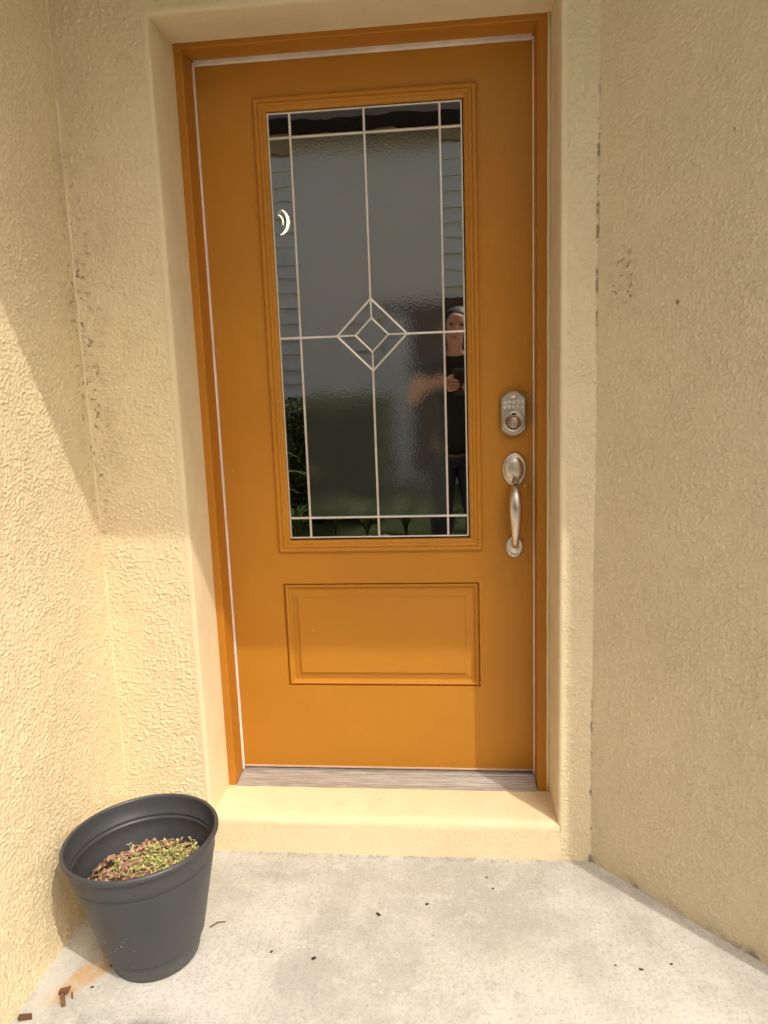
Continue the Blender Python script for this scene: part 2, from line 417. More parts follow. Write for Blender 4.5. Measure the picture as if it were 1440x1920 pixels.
# back wall round the opening (dense displaced sheets); the opening edge is a smooth rounded return
EL, ER, ET = -.487, .497, 2.072
NB = (0,-1,0); NL = (1,0,0)
n_ = RW.cross(Vector((0,0,1))); n_ = n_ if n_.x < 0 else -n_; NR = tuple(n_)
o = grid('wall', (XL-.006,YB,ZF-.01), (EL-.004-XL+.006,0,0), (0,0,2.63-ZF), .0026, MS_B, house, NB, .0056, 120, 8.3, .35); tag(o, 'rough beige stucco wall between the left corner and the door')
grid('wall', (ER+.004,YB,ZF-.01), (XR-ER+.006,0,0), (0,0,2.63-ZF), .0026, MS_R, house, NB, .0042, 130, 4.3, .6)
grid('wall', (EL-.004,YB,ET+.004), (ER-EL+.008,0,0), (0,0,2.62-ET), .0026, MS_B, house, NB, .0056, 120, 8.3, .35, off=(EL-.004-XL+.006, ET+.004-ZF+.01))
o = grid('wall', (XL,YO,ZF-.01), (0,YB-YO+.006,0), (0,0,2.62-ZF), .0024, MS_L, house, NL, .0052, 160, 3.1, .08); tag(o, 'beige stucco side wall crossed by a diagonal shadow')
o = grid('wall', tuple(Vector((XR,YB,ZF-.01))-RW*.006), tuple(Vector((RX-XR,YO-YB,0))+RW*.006), (0,0,2.62-ZF), .0026, MS_R, house, NR, .0036, 128, 5.7, .6); tag(o, 'shaded stucco wall set at an angle right of the door')
# caulk run down the left corner
tube('caulk', [(XL-.0004+.0014*math.sin(i*2.1),YB+.0006+.0012*math.sin(i*1.1),ZF+.05*i) for i in range(56)], [.0042+.0012*math.sin(i*1.3) for i in range(56)], M_SM, house, 8)
# smooth return round the opening: rounded lip, then a slightly splayed reveal running back to the frame
lip = [(-.012, YB-.0002), (-.005, YB-.0012), (0, YB+.0004), (.0035, YB+.004), (.005, YB+.010), (.0085, -.16), (.0125, -.085), (.014, -.05)]
o = ring('reveal', EL, ER, -.06, ET, lip, M_SM, house, True)
tag(o, 'smooth cream painted reveal round the door'); 
me = o.data; me.polygons.foreach_set('use_smooth', [True]*len(me.polygons))
m = o.modifiers.new('es', 'EDGE_SPLIT'); m.split_angle = R(40)
# sill: smooth sloping top with a soft worn nose; textured front
sv, sf = [], []
prof = [(-.045,-.012),(-.085,-.0125),(-.16,-.019),(-.205,-.0235),(-.220,-.0270),(-.2275,-.0335),(-.2305,-.043),(-.2312,-.055)]
nx = 70
for i in range(nx+1):
    x = EL+.0 + (ER-EL)*i/nx
    j = random.uniform(-.0012,.0012)+.0016*math.sin(x*9)
    for k,(y,z) in enumerate(prof):
        kk = 1 if 3 <= k <= 6 else 0
        sv.append((x, y+j*kk, z+j*.6*kk))
for i in range(nx):
    for k in range(len(prof)-1):
        a = i*len(prof)+k; b = a+len(prof); sf.append((a,a+1,b+1,b))
tag(pyd('sill', sv, sf, M_SILL, house, True), 'smooth cream sill in front of the threshold')
grid('wall', (EL-.004,YB-.0010,ZF-.01), (ER-EL+.008,0,0), (0,0,-.050-ZF+.01), .0035, MS_F, house, NB, .0022, 160, 1.7, .2)
# eave over the recess, house mass either side
HC = plain('soffit_paint', (.80,.74,.62), .8)
HB = plain('outer_wall_paint', (.70,.57,.36), .85, 0, .3, (50,.004))
box('soffit', -5.5, 5.5, YE, .40, ZH, ZH+.05, HC, house)
box('fascia', -5.5, 5.5, YE-.012, YE-.0005, ZH+.004, ZH+.16, HC, house)
prism_z('wall', [(XL-.02,YO),(XL-.02,.06),(-5.2,.06),(-5.2,YO)], -.3, ZT, HB, house)
prism_z('wall', [(RX-.020,YO),(5.2,YO),(5.2,.06),(XR+.05,.06),(XR+.03,YB+.03)], -.3, ZT, HB, house)
RF = plain('roof_shingle', (.10,.085,.075), .9, 0, .2, (40,.01))
prism = [(YE,ZH+.052),(YE,ZH+.17),(3.2,ZH+.95),(7.4,ZH+.17),(7.4,ZH+.052)]
vs = [(x,y,z) for x in (-5.5,5.5) for y,z in prism]
pyd('roof', vs, [(0,1,2,3,4),(9,8,7,6,5)]+[(i,(i+1)%5,5+(i+1)%5,5+i) for i in range(5)], RF, house)
# dim foyer behind the door
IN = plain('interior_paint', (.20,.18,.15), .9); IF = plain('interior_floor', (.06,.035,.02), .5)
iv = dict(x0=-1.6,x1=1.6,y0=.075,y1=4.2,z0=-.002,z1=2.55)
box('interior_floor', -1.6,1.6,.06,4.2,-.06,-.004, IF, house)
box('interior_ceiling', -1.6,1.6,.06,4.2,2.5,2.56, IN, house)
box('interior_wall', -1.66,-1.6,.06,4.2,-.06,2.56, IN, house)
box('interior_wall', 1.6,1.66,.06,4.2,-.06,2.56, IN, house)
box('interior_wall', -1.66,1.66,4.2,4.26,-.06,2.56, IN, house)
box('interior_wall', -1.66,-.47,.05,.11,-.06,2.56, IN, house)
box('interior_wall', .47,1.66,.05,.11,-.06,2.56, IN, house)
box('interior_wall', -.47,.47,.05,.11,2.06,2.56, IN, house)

# ------------------------------------------------------------------ door frame
DW, DH = .450, 2.035
frame = empty('door_frame', (0,-.04,-.012), 'brown painted door frame with white weatherstrip round the door', 'door frame')
FX0, FX1, FT = -.476, .475, 2.068
jp = [(-.004,-.05),(-.004,-.0845),(.0,-.086),(.020,-.086),(.0225,-.0845),(.0235,-.081),(.0255,-.030),(.026,.012)]
def jamb(name, side):
    """one length of jamb, mitred to the head"""
    vs, fs = [], []
    for d,y in jp:
        if side == 'l': vs += [(FX0+d,y,-.0145),(FX0+d,y,FT-d)]
        if side == 'r': vs += [(FX1-d,y,-.0145),(FX1-d,y,FT-d)]
        if side == 't': vs += [(FX0+d,y,FT-d),(FX1-d,y,FT-d)]
    for k in range(len(jp)-1): fs.append((2*k,2*k+1,2*k+3,2*k+2))
    o = pyd(name, vs, fs, M_JAMB, frame)
    return o
jamb('jamb','l'); jamb('jamb','r'); jamb('head_jamb','t')
# stop moulding just outside the slab and the white strip that shows round it
box('weatherstrip', -DW-.0035,-DW+.0035,-.016,-.003,.002,DH+.004, M_STRIP, frame, .002)
box('weatherstrip', DW-.004,DW+.003,-.016,-.003,.002,DH+.004, M_STRIP, frame, .002)
box('weatherstrip', -DW+.004,DW-.0045,-.017,-.003,DH-.004,DH+.009, M_STRIP, frame, .002)
tube('caulk', [(.4805+.0006*math.sin(i*1.7),-.0830,-.014+.0533*i) for i in range(40)], [.0052]*40, M_SM, frame, 8)
# ridged aluminium threshold
vs, fs = [], []
pr = [(-.089,-.013),(-.089,-.0085),(-.083,-.0060)]
for k in range(6):
    y = -.078+k*.009
    pr += [(y,-.0055+k*.0006),(y+.002,-.0040+k*.0006),(y+.006,-.0040+k*.0006),(y+.008,-.0055+k*.0006)]
pr += [(-.018,-.004),(-.016,.0005),(.03,.0005)]
for x in (FX0+.0265, FX1-.0265): vs += [(x,y,z) for y,z in pr]
n = len(pr); fs = [(i,i+1,n+i+1,n+i) for i in range(n-1)]
pyd('threshold', vs, fs, M_ALU, frame)

# ------------------------------------------------------------------ door
door = empty('entry_door', (0,.02,.004), 'orange brown entry door with leaded glass and a raised panel', 'door')
MO = (-.295,.302,.693,1.943)       # outer edge of the lite moulding
GL = (-.261,.264,.733,1.906)       # sight line of the glass
PN = (-.292,.292,.273,.596)        # raised panel
# slab face with two openings; panel is pressed into it
X = [-.457, PN[0], PN[1], .457]; 
def slab():
    vs, fs = [], []
    def quad(x0,x1,z0,z1,y=0):
        b = len(vs); vs.extend([(x0,y,z0),(x1,y,z0),(x1,y,z1),(x0,y,z1)]); fs.append((b,b+1,b+2,b+3))
    zb, zt = .009, DH+.006
    a = MO[0]+.006, MO[1]-.006, MO[2]+.006, MO[3]-.006
    quad(-.457,.457,a[3],zt)
    quad(-.457,a[0],a[2],a[3]); quad(a[1],.457,a[2],a[3])
    quad(-.457,.457,PN[3],a[2]); quad(-.457,PN[0],PN[2],PN[3]); quad(PN[1],.457,PN[2],PN[3]); quad(-.457,.457,zb,PN[2])
    # edges and back
    b = len(vs); vs.extend([(-.457,0,zb),(.457,0,zb),(.457,.044,zb),(-.457,.044,zb)]); fs.append((b,b+1,b+2,b+3))
    b = len(vs); vs.extend([(-.457,0,zt),(.457,0,zt),(.457,.044,zt),(-.457,.044,zt)]); fs.append((b,b+1,b+2,b+3))
    for x in (-.457,.457):
        b = len(vs); vs.extend([(x,0,zb),(x,0,zt),(x,.044,zt),(x,.044,zb)]); fs.append((b,b+1,b+2,b+3))
    for q in ((-.457,.457,a[3],zt),(-.457,a[0],a[2],a[3]),(a[1],.457,a[2],a[3]),(-.457,.457,zb,a[2])): quad(*q, y=.044)
    return pyd('slab', vs, fs, M_DOOR, door)
slab()
# raised panel: sharp quirk, ogee, flat bevel up to the raised field
o = ring('raised_panel', *PN, [(0,0),(.0012,.0085),(.0042,.0090),(.0052,.0025),(.0085,-.0004),(.0125,.0020),(.0165,.0082),(.0195,.0095),(.0205,.0098),(.0415,.0052),(.0430,.0040),(.0436,.0006)], M_DOOR, door)
bm = bmesh.new(); bm.from_mesh(o.data); bm.verts.ensure_lookup_table()
bm.faces.new([bm.verts[len(bm.verts)-4+i] for i in range(4)]); bmesh.ops.recalc_face_normals(bm, faces=bm.faces); bm.to_mesh(o.data); bm.free()
# lite moulding, stepped
ring('glass_moulding', *MO, [(0,.001),(.0006,-.006),(.0025,-.009),(.007,-.0105),(.0105,-.0095),(.0125,-.0065),(.0135,-.0060),(.0155,-.0085),(.0185,-.0095),(.0215,-.0080),(.0235,-.0045),(.0245,-.0040),(.027,-.0045),(.033,.0000),(.0348,.0035),(.0350,.012)], M_DOOR, door)
# glazing: panes and cames
xs = [GL[0]+.003, -.199, .003, .205, GL[1]-.003]; zs = [GL[2]+.003, .794, 1.312, 1.842, GL[3]-.003]
DC = (.0035, 1.312); DO = .0985; DI = .0465
gy0, gy1 = .0065, .0105
def pane(pts, mat, k):
    """a pane: set a hair out of true, as leaded lights are"""
    cx = sum(p[0] for p in pts)/len(pts); cz = sum(p[1] for p in pts)/len(pts)
    tx, tz = random.uniform(-1,1)*.0022, random.uniform(-1,1)*.0022
    n = len(pts); vs = []
    for y in (gy0, gy1):
        vs += [(x, y+(x-cx)*tx+(z-cz)*tz, z) for x,z in pts]
    fs = [tuple(range(n)), tuple(range(2*n-1,n-1,-1))] + [(i,(i+1)%n,n+(i+1)%n,n+i) for i in range(n)]
    return pyd('glass_pane', vs, fs, mat, door)
for i in range(4):
    for j in range(4):
        x0,x1,z0,z1 = xs[i],xs[i+1],zs[j],zs[j+1]
        if i in (1,2) and j in (1,2):
            if i == 1 and j == 1: pts = [(x0,z0),(x1,z0),(x1,z1-DO),(x1-DO-.0005,z1),(x0,z1)]
            if i == 2 and j == 1: pts = [(x0,z0),(x1,z0),(x1,z1),(x0+DO,z1),(x0,z1-DO)]
            if i == 1 and j == 2: pts = [(x0,z0),(x1-DO,z0),(x1,z0+DO),(x1,z1),(x0,z1)]
            if i == 2 and j == 2: pts = [(x0+DO,z0),(x1,z0),(x1,z1),(x0,z1),(x0,z0+DO)]
            pane(pts, M_GT, 0)
        else: pane([(x0,z0),(x1,z0),(x1,z1),(x0,z1)], M_GC, 0)
dia = lambda r: [(DC[0],DC[1]+r),(DC[0]+r,DC[1]),(DC[0],DC[1]-r),(DC[0]-r,DC[1])]
A, B_ = dia(DO), dia(DI)
for i in range(4): pane([A[i],A[(i+1)%4],B_[(i+1)%4],B_[i]], M_GC, 0)
pane(B_, M_GT, 0)
def came(p, q, wd=.0032, h=.0030, dy=0):
    p, q = Vector((p[0],0,p[1])), Vector((q[0],0,q[1])); t = (q-p).normalized(); n = Vector((t.z,0,-t.x))
    vs, fs = [], []
    cs = [(-wd,gy1+.002),(-wd,gy0-.0008-dy),(-wd*.55,gy0-h*.8-dy),(0,gy0-h-dy),(wd*.55,gy0-h*.8-dy),(wd,gy0-.0008-dy),(wd,gy1+.002)]
    for e in (p,q):
        for a,y in cs: v = e+n*a; vs.append((v.x,y,v.z))
    m = len(cs); fs = [(i,i+1,m+i+1,m+i) for i in range(m-1)]+[tuple(range(m)),tuple(range(2*m-1,m-1,-1))]
    pyd('came', vs, fs, M_CAME, door)
for x in (xs[1], xs[3]): came((x,zs[0]),(x,zs[4]))
came((xs[2],zs[0]),(xs[2],DC[1]-DO)); came((xs[2],DC[1]+DO),(xs[2],zs[4]))
for z in (zs[1], zs[3]): came((xs[0],z),(xs[4],z), dy=.0004)
came((xs[0],DC[1]),(DC[0]-DO,DC[1]), dy=.0004); came((DC[0]+DO,DC[1]),(xs[4],DC[1]), dy=.0004)
for i in range(4):
    came(A[i],A[(i+1)%4], dy=.0002+.0002*(i%2)); came(B_[i],B_[(i+1)%4], dy=.0002+.0002*(i%2), wd=.0027)
    came(A[i],B_[i], dy=.0007, wd=.0026)
for i,(a,b) in enumerate((((GL[0]+.002,GL[2]+.002),(GL[0]+.002,GL[3]-.002)),((GL[1]-.002,GL[2]+.002),(GL[1]-.002,GL[3]-.002)),((GL[0]+.002,GL[2]+.002),(GL[1]-.002,GL[2]+.002)),((GL[0]+.002,GL[3]-.002),(GL[1]-.002,GL[3]-.002)))):
    came(a,b,wd=.0022,h=.0022,dy=.0001*i)
# bottom shoe, and a black strip added for the shaded gap beneath
box('door_shoe', -.447,.447,-.0025,.03,.0045,.0105, M_SHOE, door, .001)
box('gap_shade', -.449,.449,.004,.03,.0008,.0055, M_BLACK, door)

# keypad deadbolt
def arch_plate(cx, hw, z0, z1, sh, n=14):
    """plate with straight flanks and an arched top and bottom that spring from small shoulders"""
    pts = []
    for k in range(n+1):
        a = k/n*2-1
        pts.append((cx+hw*a*.98, z1 - (abs(a)**2.0)*sh))
    for k in range(n+1):
        a = 1-k/n*2
        pts.append((cx+hw*a*.98, z0 + (abs(a)**2.0)*sh))
    return pts
kx = .3925
lock = prism_y('keypad_deadbolt', arch_plate(kx,.0365,1.020,1.145,.017), -.018, -.0005, M_NID, door, .003)
prism_y('face_plate', arch_plate(kx,.0325,1.025,1.140,.016), -.023, -.0185, M_NI, lock, .002)
for r_ in range(2):
    for c in range(5):
        x = kx-.0235+c*.0118; z = 1.1145-r_*.0128
        box('button', x-.0047,x+.0047,-.0252,-.0232,z-.0047,z+.0047, M_KEY, lock, .001)
lathe('badge', [(0,.0018),(.0075,.0016),(.0085,0)], (kx,-.0232,1.1285), M_NI, lock, 32, 'y', 1.25, .55)
lathe('cylinder_collar', [(.0290,0),(.0290,.006),(.0275,.0085),(.0245,.0092),(.0225,.0070),(.0215,.0055),(0,.0050)], (kx,-.0228,1.061), M_NI, lock, 56, 'y')
lathe('cylinder', [(.0155,0),(.0155,.005),(.0140,.0062),(.0,.0066)], (kx,-.0282,1.0585), M_NID, lock, 40, 'y')
prism_y('key_plug', [(kx-.008,1.058),(kx,1.046),(kx+.008,1.058),(kx+.006,1.064),(kx-.006,1.064)], -.0372, -.0340, M_NI, lock, .0008)
box('keyway', kx-.0010,kx+.0010,-.0385,-.0370,1.050,1.059, M_BLACK, lock)
box('dark_notch', kx-.0055,kx+.0055,-.0335,-.0290,1.0795,1.0845, M_BLACK, lock, .001)  # black block set in for the dark notch at the collar's top
# handleset
hx = .395
hs = lathe('handleset', [(.034,0),(.034,.005),(.0315,.0085),(.0285,.0088),(.0270,.0070),(.0255,.0075),(.0225,.0125),(.015,.0155),(0,.0165)], (hx,-.0005,.926), M_NI, door, 64, 'y', 1, 1.40)
lathe('handle_foot', [(.0245,0),(.0245,.004),(.0225,.0070),(.0185,.0075),(.0165,.0060),(.0120,.0085),(0,.0095)], (hx-.001,-.0005,.7025), M_NI, hs, 48, 'y', 1, 1.32)
tube('thumb_latch', [(hx,-.012,.902),(hx,-.026,.899),(hx,-.038,.894),(hx,-.046,.893)], [.005,.0075,.0115,.0085], M_NID, hs, 16, .35)
gp = [(hx,-.008,.893),(hx,-.024,.885),(hx,-.040,.872),(hx,-.051,.852),(hx,-.0565,.828),(hx,-.058,.800),(hx,-.056,.772),(hx,-.0515,.748),(hx,-.044,.728),(hx-.0005,-.034,.714),(hx-.001,-.022,.706),(hx-.001,-.006,.703)]
gr = [.0088,.0100,.0135,.0172,.0182,.0172,.0148,.0120,.0096,.0082,.0080,.0088]
def smoothpath(P, Rr, k=4):
    P = [Vector(p) for p in P]; o, q = [], []
    for i in range(len(P)-1):
        a,b,c,d = P[max(i-1,0)],P[i],P[i+1],P[min(i+2,len(P)-1)]
        for s in range(k):
            t = s/k
            o.append(.5*((2*b)+(c-a)*t+(2*a-5*b+4*c-d)*t*t+(3*b-a-3*c+d)*t**3)); q.append(Rr[i]*(1-t)+Rr[i+1]*t)
    o.append(P[-1]); q.append(Rr[-1]); return o, q
P_, R_ = smoothpath(gp, gr)
tube('grip', P_, R_, M_NI, hs, 24, .8)
lathe('screw', [(.0035,0),(.003,.0015),(0,.002)], (hx+.030,-.0005,.878), M_NI, hs, 16, 'y')

# ------------------------------------------------------------------ plant pot, mulch and seedlings
PC = (-.4945,-.629)
pot = empty('plant_pot', (PC[0],PC[1],ZF), 'charcoal plastic plant pot with a rolled rim by the left wall', 'pot')
body = [(0,.006),(.085,.006),(.090,0),(.0965,0),(.0990,.003),(.1110,.046),(.1112,.0480),(.1108,.0495),(.1150,.0510),(.1170,.0535),(.1555,.222),(.1585,.2380),(.1600,.2440),(.1592,.2470),(.1605,.2490),(.1630,.2510),(.1650,.2680),(.1670,.2880),(.1690,.2950),(.1730,.2960)]
rim = [(.1730,.2960),(.1755,.2975),(.1772,.3010),(.1770,.3055),(.1750,.3088),(.1720,.3100),(.1695,.3090),(.1680,.3060)]
inner = [(.1680,.3060),(.1665,.2950),(.1632,.2660),(.1605,.2635),(.1606,.2615),(.1622,.2590),(.1604,.2550),(.1577,.2528),(.1578,.2505),(.1590,.2480),(.1525,.2250),(.1440,.1850),(.1430,.1800),(.0,.1780)]
lathe('body', body, (PC[0],PC[1],ZF), M_POT, pot, 128, cap=False)
lathe('rim', rim, (PC[0],PC[1],ZF), M_POT, pot, 128, cap=False)
lathe('liner', inner, (PC[0],PC[1],ZF), M_POT, pot, 128, cap=False)
ZS = .062
LEAN = Matrix.Translation((PC[0],PC[1],ZF)) @ Matrix.Rotation(-.040,4,'Y') @ Matrix.Translation((-PC[0],-PC[1],-ZF))
bm = bmesh.new()
rg = random.Random(3)
nr_, na = 22, 72
c0 = bm.verts.new((PC[0],PC[1],ZS+.008)); prev = None
from mathutils import noise as mn
for i in range(1,nr_+1):
    rr = .1445*i/nr_; cur = []
    for j in range(na):
        a = 2*math.pi*j/na; x, y = PC[0]+rr*math.cos(a), PC[1]+rr*math.sin(a)
        z = ZS + .010*(1-(rr/.15)**2) + .012*mn.noise((x*35,y*35,1)) + .006*mn.noise((x*90,y*90,4))
        cur.append(bm.verts.new((x,y,z)))
    for j in range(na):
        if prev: bm.faces.new((prev[j],prev[(j+1)%na],cur[(j+1)%na],cur[j]))
        else: bm.faces.new((c0,cur[(j+1)%na],cur[j]))
    prev = cur
low = [bm.verts.new((v.co.x*.97+PC[0]*.03, v.co.y*.97+PC[1]*.03, ZS-.014)) for v in prev]
for j in range(na): bm.faces.new((prev[j],low[j],low[(j+1)%na],prev[(j+1)%na]))
bmesh.ops.recalc_face_normals(bm, faces=bm.faces)
me = bpy.data.meshes.new('soil'); bm.to_mesh(me); bm.free()
tag(link('soil', me, M_SOIL, None, False), 'dark potting soil filling the charcoal pot', 'soil', kind='stuff')
def chip_verts(c, l, wd, th, rot):
    vs = []
    for x in (-1,1):
        for y in (-1,1):
            for z in (-1,1):
                v = Vector((x*l*rg.uniform(.7,1.1), y*wd*rg.uniform(.6,1.1), z*th*rg.uniform(.6,1.2))); vs.append(Vector(c)+rot@v)
    return vs
vs, fs = [], []
from mathutils import Euler
for k in range(1100):
    rr = .139*math.sqrt(rg.random()); a = rg.uniform(0,2*math.pi)
    x, y = PC[0]+rr*math.cos(a), PC[1]+rr*math.sin(a)
    z = ZS + .010*(1-(rr/.15)**2) + .012*mn.noise((x*35,y*35,1)) + rg.uniform(0,.006)
    e = Euler((rg.uniform(-.5,.5),rg.uniform(-.6,.6),rg.uniform(0,6.3))).to_matrix()
    s = rg.choice((.35,.5,.6,.7,.9,1.2))*rg.uniform(.8,1.15)
    b = len(vs); vs += chip_verts((x,y,z), .0085*s, .0042*s, .0017*s, e); fs += [tuple(b+i for i in f) for f in BOXF]
tag(pyd('mulch', vs, fs, M_BARK), 'reddish brown bark mulch chips inside the charcoal pot', 'mulch', kind='stuff')
vs, fs = [], []
for k in range(155):
    # seedlings crowd the far middle of the pot
    x = PC[0] + rg.gauss(.02,.055); y = PC[1] + rg.gauss(.045,.032)
    if math.hypot(x-PC[0],y-PC[1]) > .138: continue
    z = ZS + .012*mn.noise((x*35,y*35,1)) + .008; h = rg.uniform(.008,.026)
    lx, ly = rg.uniform(-.006,.006), rg.uniform(-.006,.006)
    t = Vector((x+lx,y+ly,z+h)); b = len(vs); wd = .0008
    vs += [(x-wd,y,z-.004),(x+wd,y,z-.004),(t.x+wd,t.y,t.z),(t.x-wd,t.y,t.z),(x,y-wd,z-.004),(x,y+wd,z-.004),(t.x,t.y+wd,t.z),(t.x,t.y-wd,t.z)]
    fs += [(b,b+1,b+2,b+3),(b+4,b+5,b+6,b+7)]
    a0 = rg.uniform(0,6.3)
    for q in range(rg.choice((2,3,4))):
        a = a0+q*2.2; d = Vector((math.cos(a),math.sin(a),rg.uniform(-.1,.7))).normalized(); s = d.cross(Vector((0,0,1))).normalized()
        l = rg.uniform(.006,.0115); b = len(vs)
        vs += [t, t+d*l*.5+s*l*.28, t+d*l, t+d*l*.5-s*l*.28]; fs.append((b,b+1,b+2,b+3))
tag(pyd('seedlings', vs, fs, M_SPR), 'tiny pale green seedlings sprouting in the charcoal pot', 'seedlings', kind='stuff')

for o in list(pot.children)+[bpy.data.objects[q] for q in ('soil','mulch','seedlings')]: o.data.transform(LEAN)

# ------------------------------------------------------------------ litter on the slab
def chip(name, x, y, l, wd, th, rz, mat, label, cat, tilt=.1, group=None):
    e = Euler((rg.uniform(-tilt,tilt),rg.uniform(-tilt,tilt),R(rz))).to_matrix()
    v = chip_verts((0,0,0), l, wd, th, e); lo = min(p.z for p in v)
    v = [p+Vector((x,y,ZF-lo)) for p in v]
    return tag(pyd(name, v, BOXF, mat), label, cat, group)
M_CHIP = plain('dry_bark', (.17,.085,.045), .9, 0, .2, (150,.002), .3)
M_SPECK = plain('dark_crumb', (.035,.026,.018), .9)
chip('bark_chip', -.655,-.765,.013,.009,.004, 8, M_CHIP, 'upper of the two brown bark chips on the orange stain', 'bark chip', .3)
chip('bark_chip', -.645,-.790,.016,.005,.004, 118, M_CHIP, 'lower elongated brown bark chip on the orange stain', 'bark chip', .2)
chip('bark_chip', -.633,-.772,.010,.002,.002, -60, M_CHIP, 'thin reddish sliver of bark beside the two brown chips', 'bark chip', .2)
chip('bark_chip', -.705,-.838,.014,.006,.003, 20, M_CHIP, 'reddish bark flake at the foot of the left wall', 'bark chip', .2)
tube('twig', [(-.392,-.545,ZF+.004),(-.378,-.53,ZF+.006),(-.36,-.522,ZF+.0025)], [.0016,.0014,.001], M_CHIP, None, 6)
tag(bpy.data.objects['twig'], 'short dark twig poking out beside the pot', 'twig')
for x,y,s,rz,lb in ((.02,-.475,.006,-45,'dark sliver of dirt at mid slab, lower left of a pair below the door'),
    (.14,-.43,.005,40,'dark sliver of dirt at mid slab, upper right of a pair below the door'),
    (.295,-.315,.0035,0,'small dark crumb nearest the right end of the step'),
    (.31,-.36,.0035,20,'small dark crumb just below the one nearest the step'),
    (-.22,-.615,.004,60,'small dark crumb on the concrete right of the pot, nearer the pot'),
    (-.115,-.63,.006,30,'bigger dark crumb on the concrete right of the pot, farther from it'),
    (.63,-.62,.005,-10,'largest of three dark crumbs near the angled right wall'),
    (.70,-.60,.004,20,'rightmost of three dark crumbs near the angled right wall'),
    (.575,-.61,.003,0,'tiny leftmost of three dark crumbs near the angled right wall'),
    (-.585,-.68,.004,0,'dark crumb in the pot shadow at the foot of the pot'),
    (-.60,-.745,.0035,10,'tiny dark crumb at the edge of the orange stain')):
    chip('dirt_crumb', x,y,s,s*.45,s*.3,rz, M_SPECK, lb, 'crumb', .1, 'dark crumbs on the slab')

# ------------------------------------------------------------------ across the walk: what the glass reflects
nb = empty('neighbour_house', (0,-7.8,-.2), 'pale grey lap sided neighbouring house mirrored in the door glass', 'house')
M_SID = plain('grey_siding', (.86,.84,.78), .8, 0, .3, (60,.002), .04)
M_TRIM = plain('white_trim', (.78,.78,.76), .6)
M_BRD = plain('brown_door', (.11,.06,.045), .5)
NY = -7.8
box('wall', -2.6,2.3,NY-3,NY-.02,-.25,4.12, M_SID, nb)
dx0, dx1, dz = -.62, .75, 1.98
for k in range(22):
    z0 = -.15+k*.185
    segs = [(-2.6,2.3)] if z0 > dz+.12 else [(-2.6,dx0-.13),(dx1+.13,2.3)]
    for a,b in segs:
        vs = [(x,y,z) for x in (a,b) for y,z in ((NY-.018,z0),(NY+.030,z0),(NY+.004,z0+.182),(NY-.018,z0+.182))]
        pyd('siding_board', vs, [(0,1,2,3),(7,6,5,4),(0,4,5,1),(1,5,6,2),(2,6,7,3),(3,7,4,0)], M_SID, nb)
box('trim', dx0-.13,dx0+.22,NY-.018,NY+.05,-.2,dz+.005, M_TRIM, nb, .004)
box('trim', dx1,dx1+.13,NY-.018,NY+.05,-.2,dz+.005, M_TRIM, nb, .004)
box('trim', dx0-.13,dx1+.13,NY-.018,NY+.045,dz+.006,dz+.12, M_BRD, nb, .004)
d2 = box('door', dx0+.221,dx1-.001,NY-.018,NY+.012,-.1,dz+.004, M_BRD, nb)
box('panel', dx0+.33,dx1-.12,NY+.013,NY+.022,1.1,1.8, M_BRD, d2, .004); box('panel', dx0+.33,dx1-.12,NY+.013,NY+.022,.1,.9, M_BRD, d2, .004)
box('vent', -2.05,-1.83,NY+.015,NY+.05,2.62,2.76, M_TRIM, nb, .004)
box('frieze', -2.62,2.32,NY-.018,NY+.045,3.935,4.12, plain('tan_frieze', (.50,.38,.20), .8), nb, .004)
M_NR = plain('dark_brown_shingle', (.045,.030,.020), .9, 0, .2, (40,.01))
pyd('roof', [(x,y,z) for x in (-2.9,2.6) for y,z in ((NY+.12,4.121),(NY+.12,4.27),(NY-1.6,5.6),(NY-3.3,4.27),(NY-3.3,4.121))], [(0,1,2,3,4),(9,8,7,6,5)]+[(i,(i+1)%5,5+(i+1)%5,5+i) for i in range(5)], M_NR, nb)
def leafmat(name, a, b):
    t = NT(name); r = t.n('ShaderNodeNewGeometry').outputs['Random Per Island']
    return t.fin(t.mix(r, a, b), .5, None, 0, .4)
M_LEAF = leafmat('hedge_leaf', (.035,.06,.018), (.13,.17,.05)); M_BLADE = leafmat('strap_leaf', (.05,.09,.02), (.18,.24,.07)); M_CORE = plain('hedge_core', (.015,.02,.01), .9)
def hedge(x0,x1,y0,y1,z1,label,n):
    e = empty('hedge', ((x0+x1)/2,(y0+y1)/2,-.2), label, 'hedge')
    box('stems', x0+.07,x1-.07,y0+.07,y1-.07,-.2,z1-.07, M_CORE, e)
    vs, fs = [], []
    for k in range(n):
        f = rg.random(); 
        x,y,z = rg.uniform(x0,x1),rg.uniform(y0,y1),rg.uniform(-.15,z1)
        if f < .5: y = y1+rg.gauss(-.02,.03)
        elif f < .75: z = z1+rg.gauss(-.02,.03)
        elif f < .87: x = x0+rg.gauss(.02,.03)
        else: x = x1+rg.gauss(-.02,.03)
        d = Vector((rg.gauss(0,1),rg.gauss(0,1),rg.gauss(.3,1))).normalized(); s = d.cross(Vector((rg.gauss(0,1),rg.gauss(0,1),rg.gauss(0,1)))).normalized()
        l = rg.uniform(.025,.05); p = Vector((x,y,z)); b = len(vs)
        vs += [p, p+d*l*.5+s*l*.3, p+d*l, p+d*l*.5-s*l*.3]; fs.append((b,b+1,b+2,b+3))
    tag(pyd('leaves', vs, fs, M_LEAF, e), kind='stuff')
hedge(-2.5,-.47,-5.9,-5.0,.97,'clipped dark green hedge mirrored left in the door glass',14000)
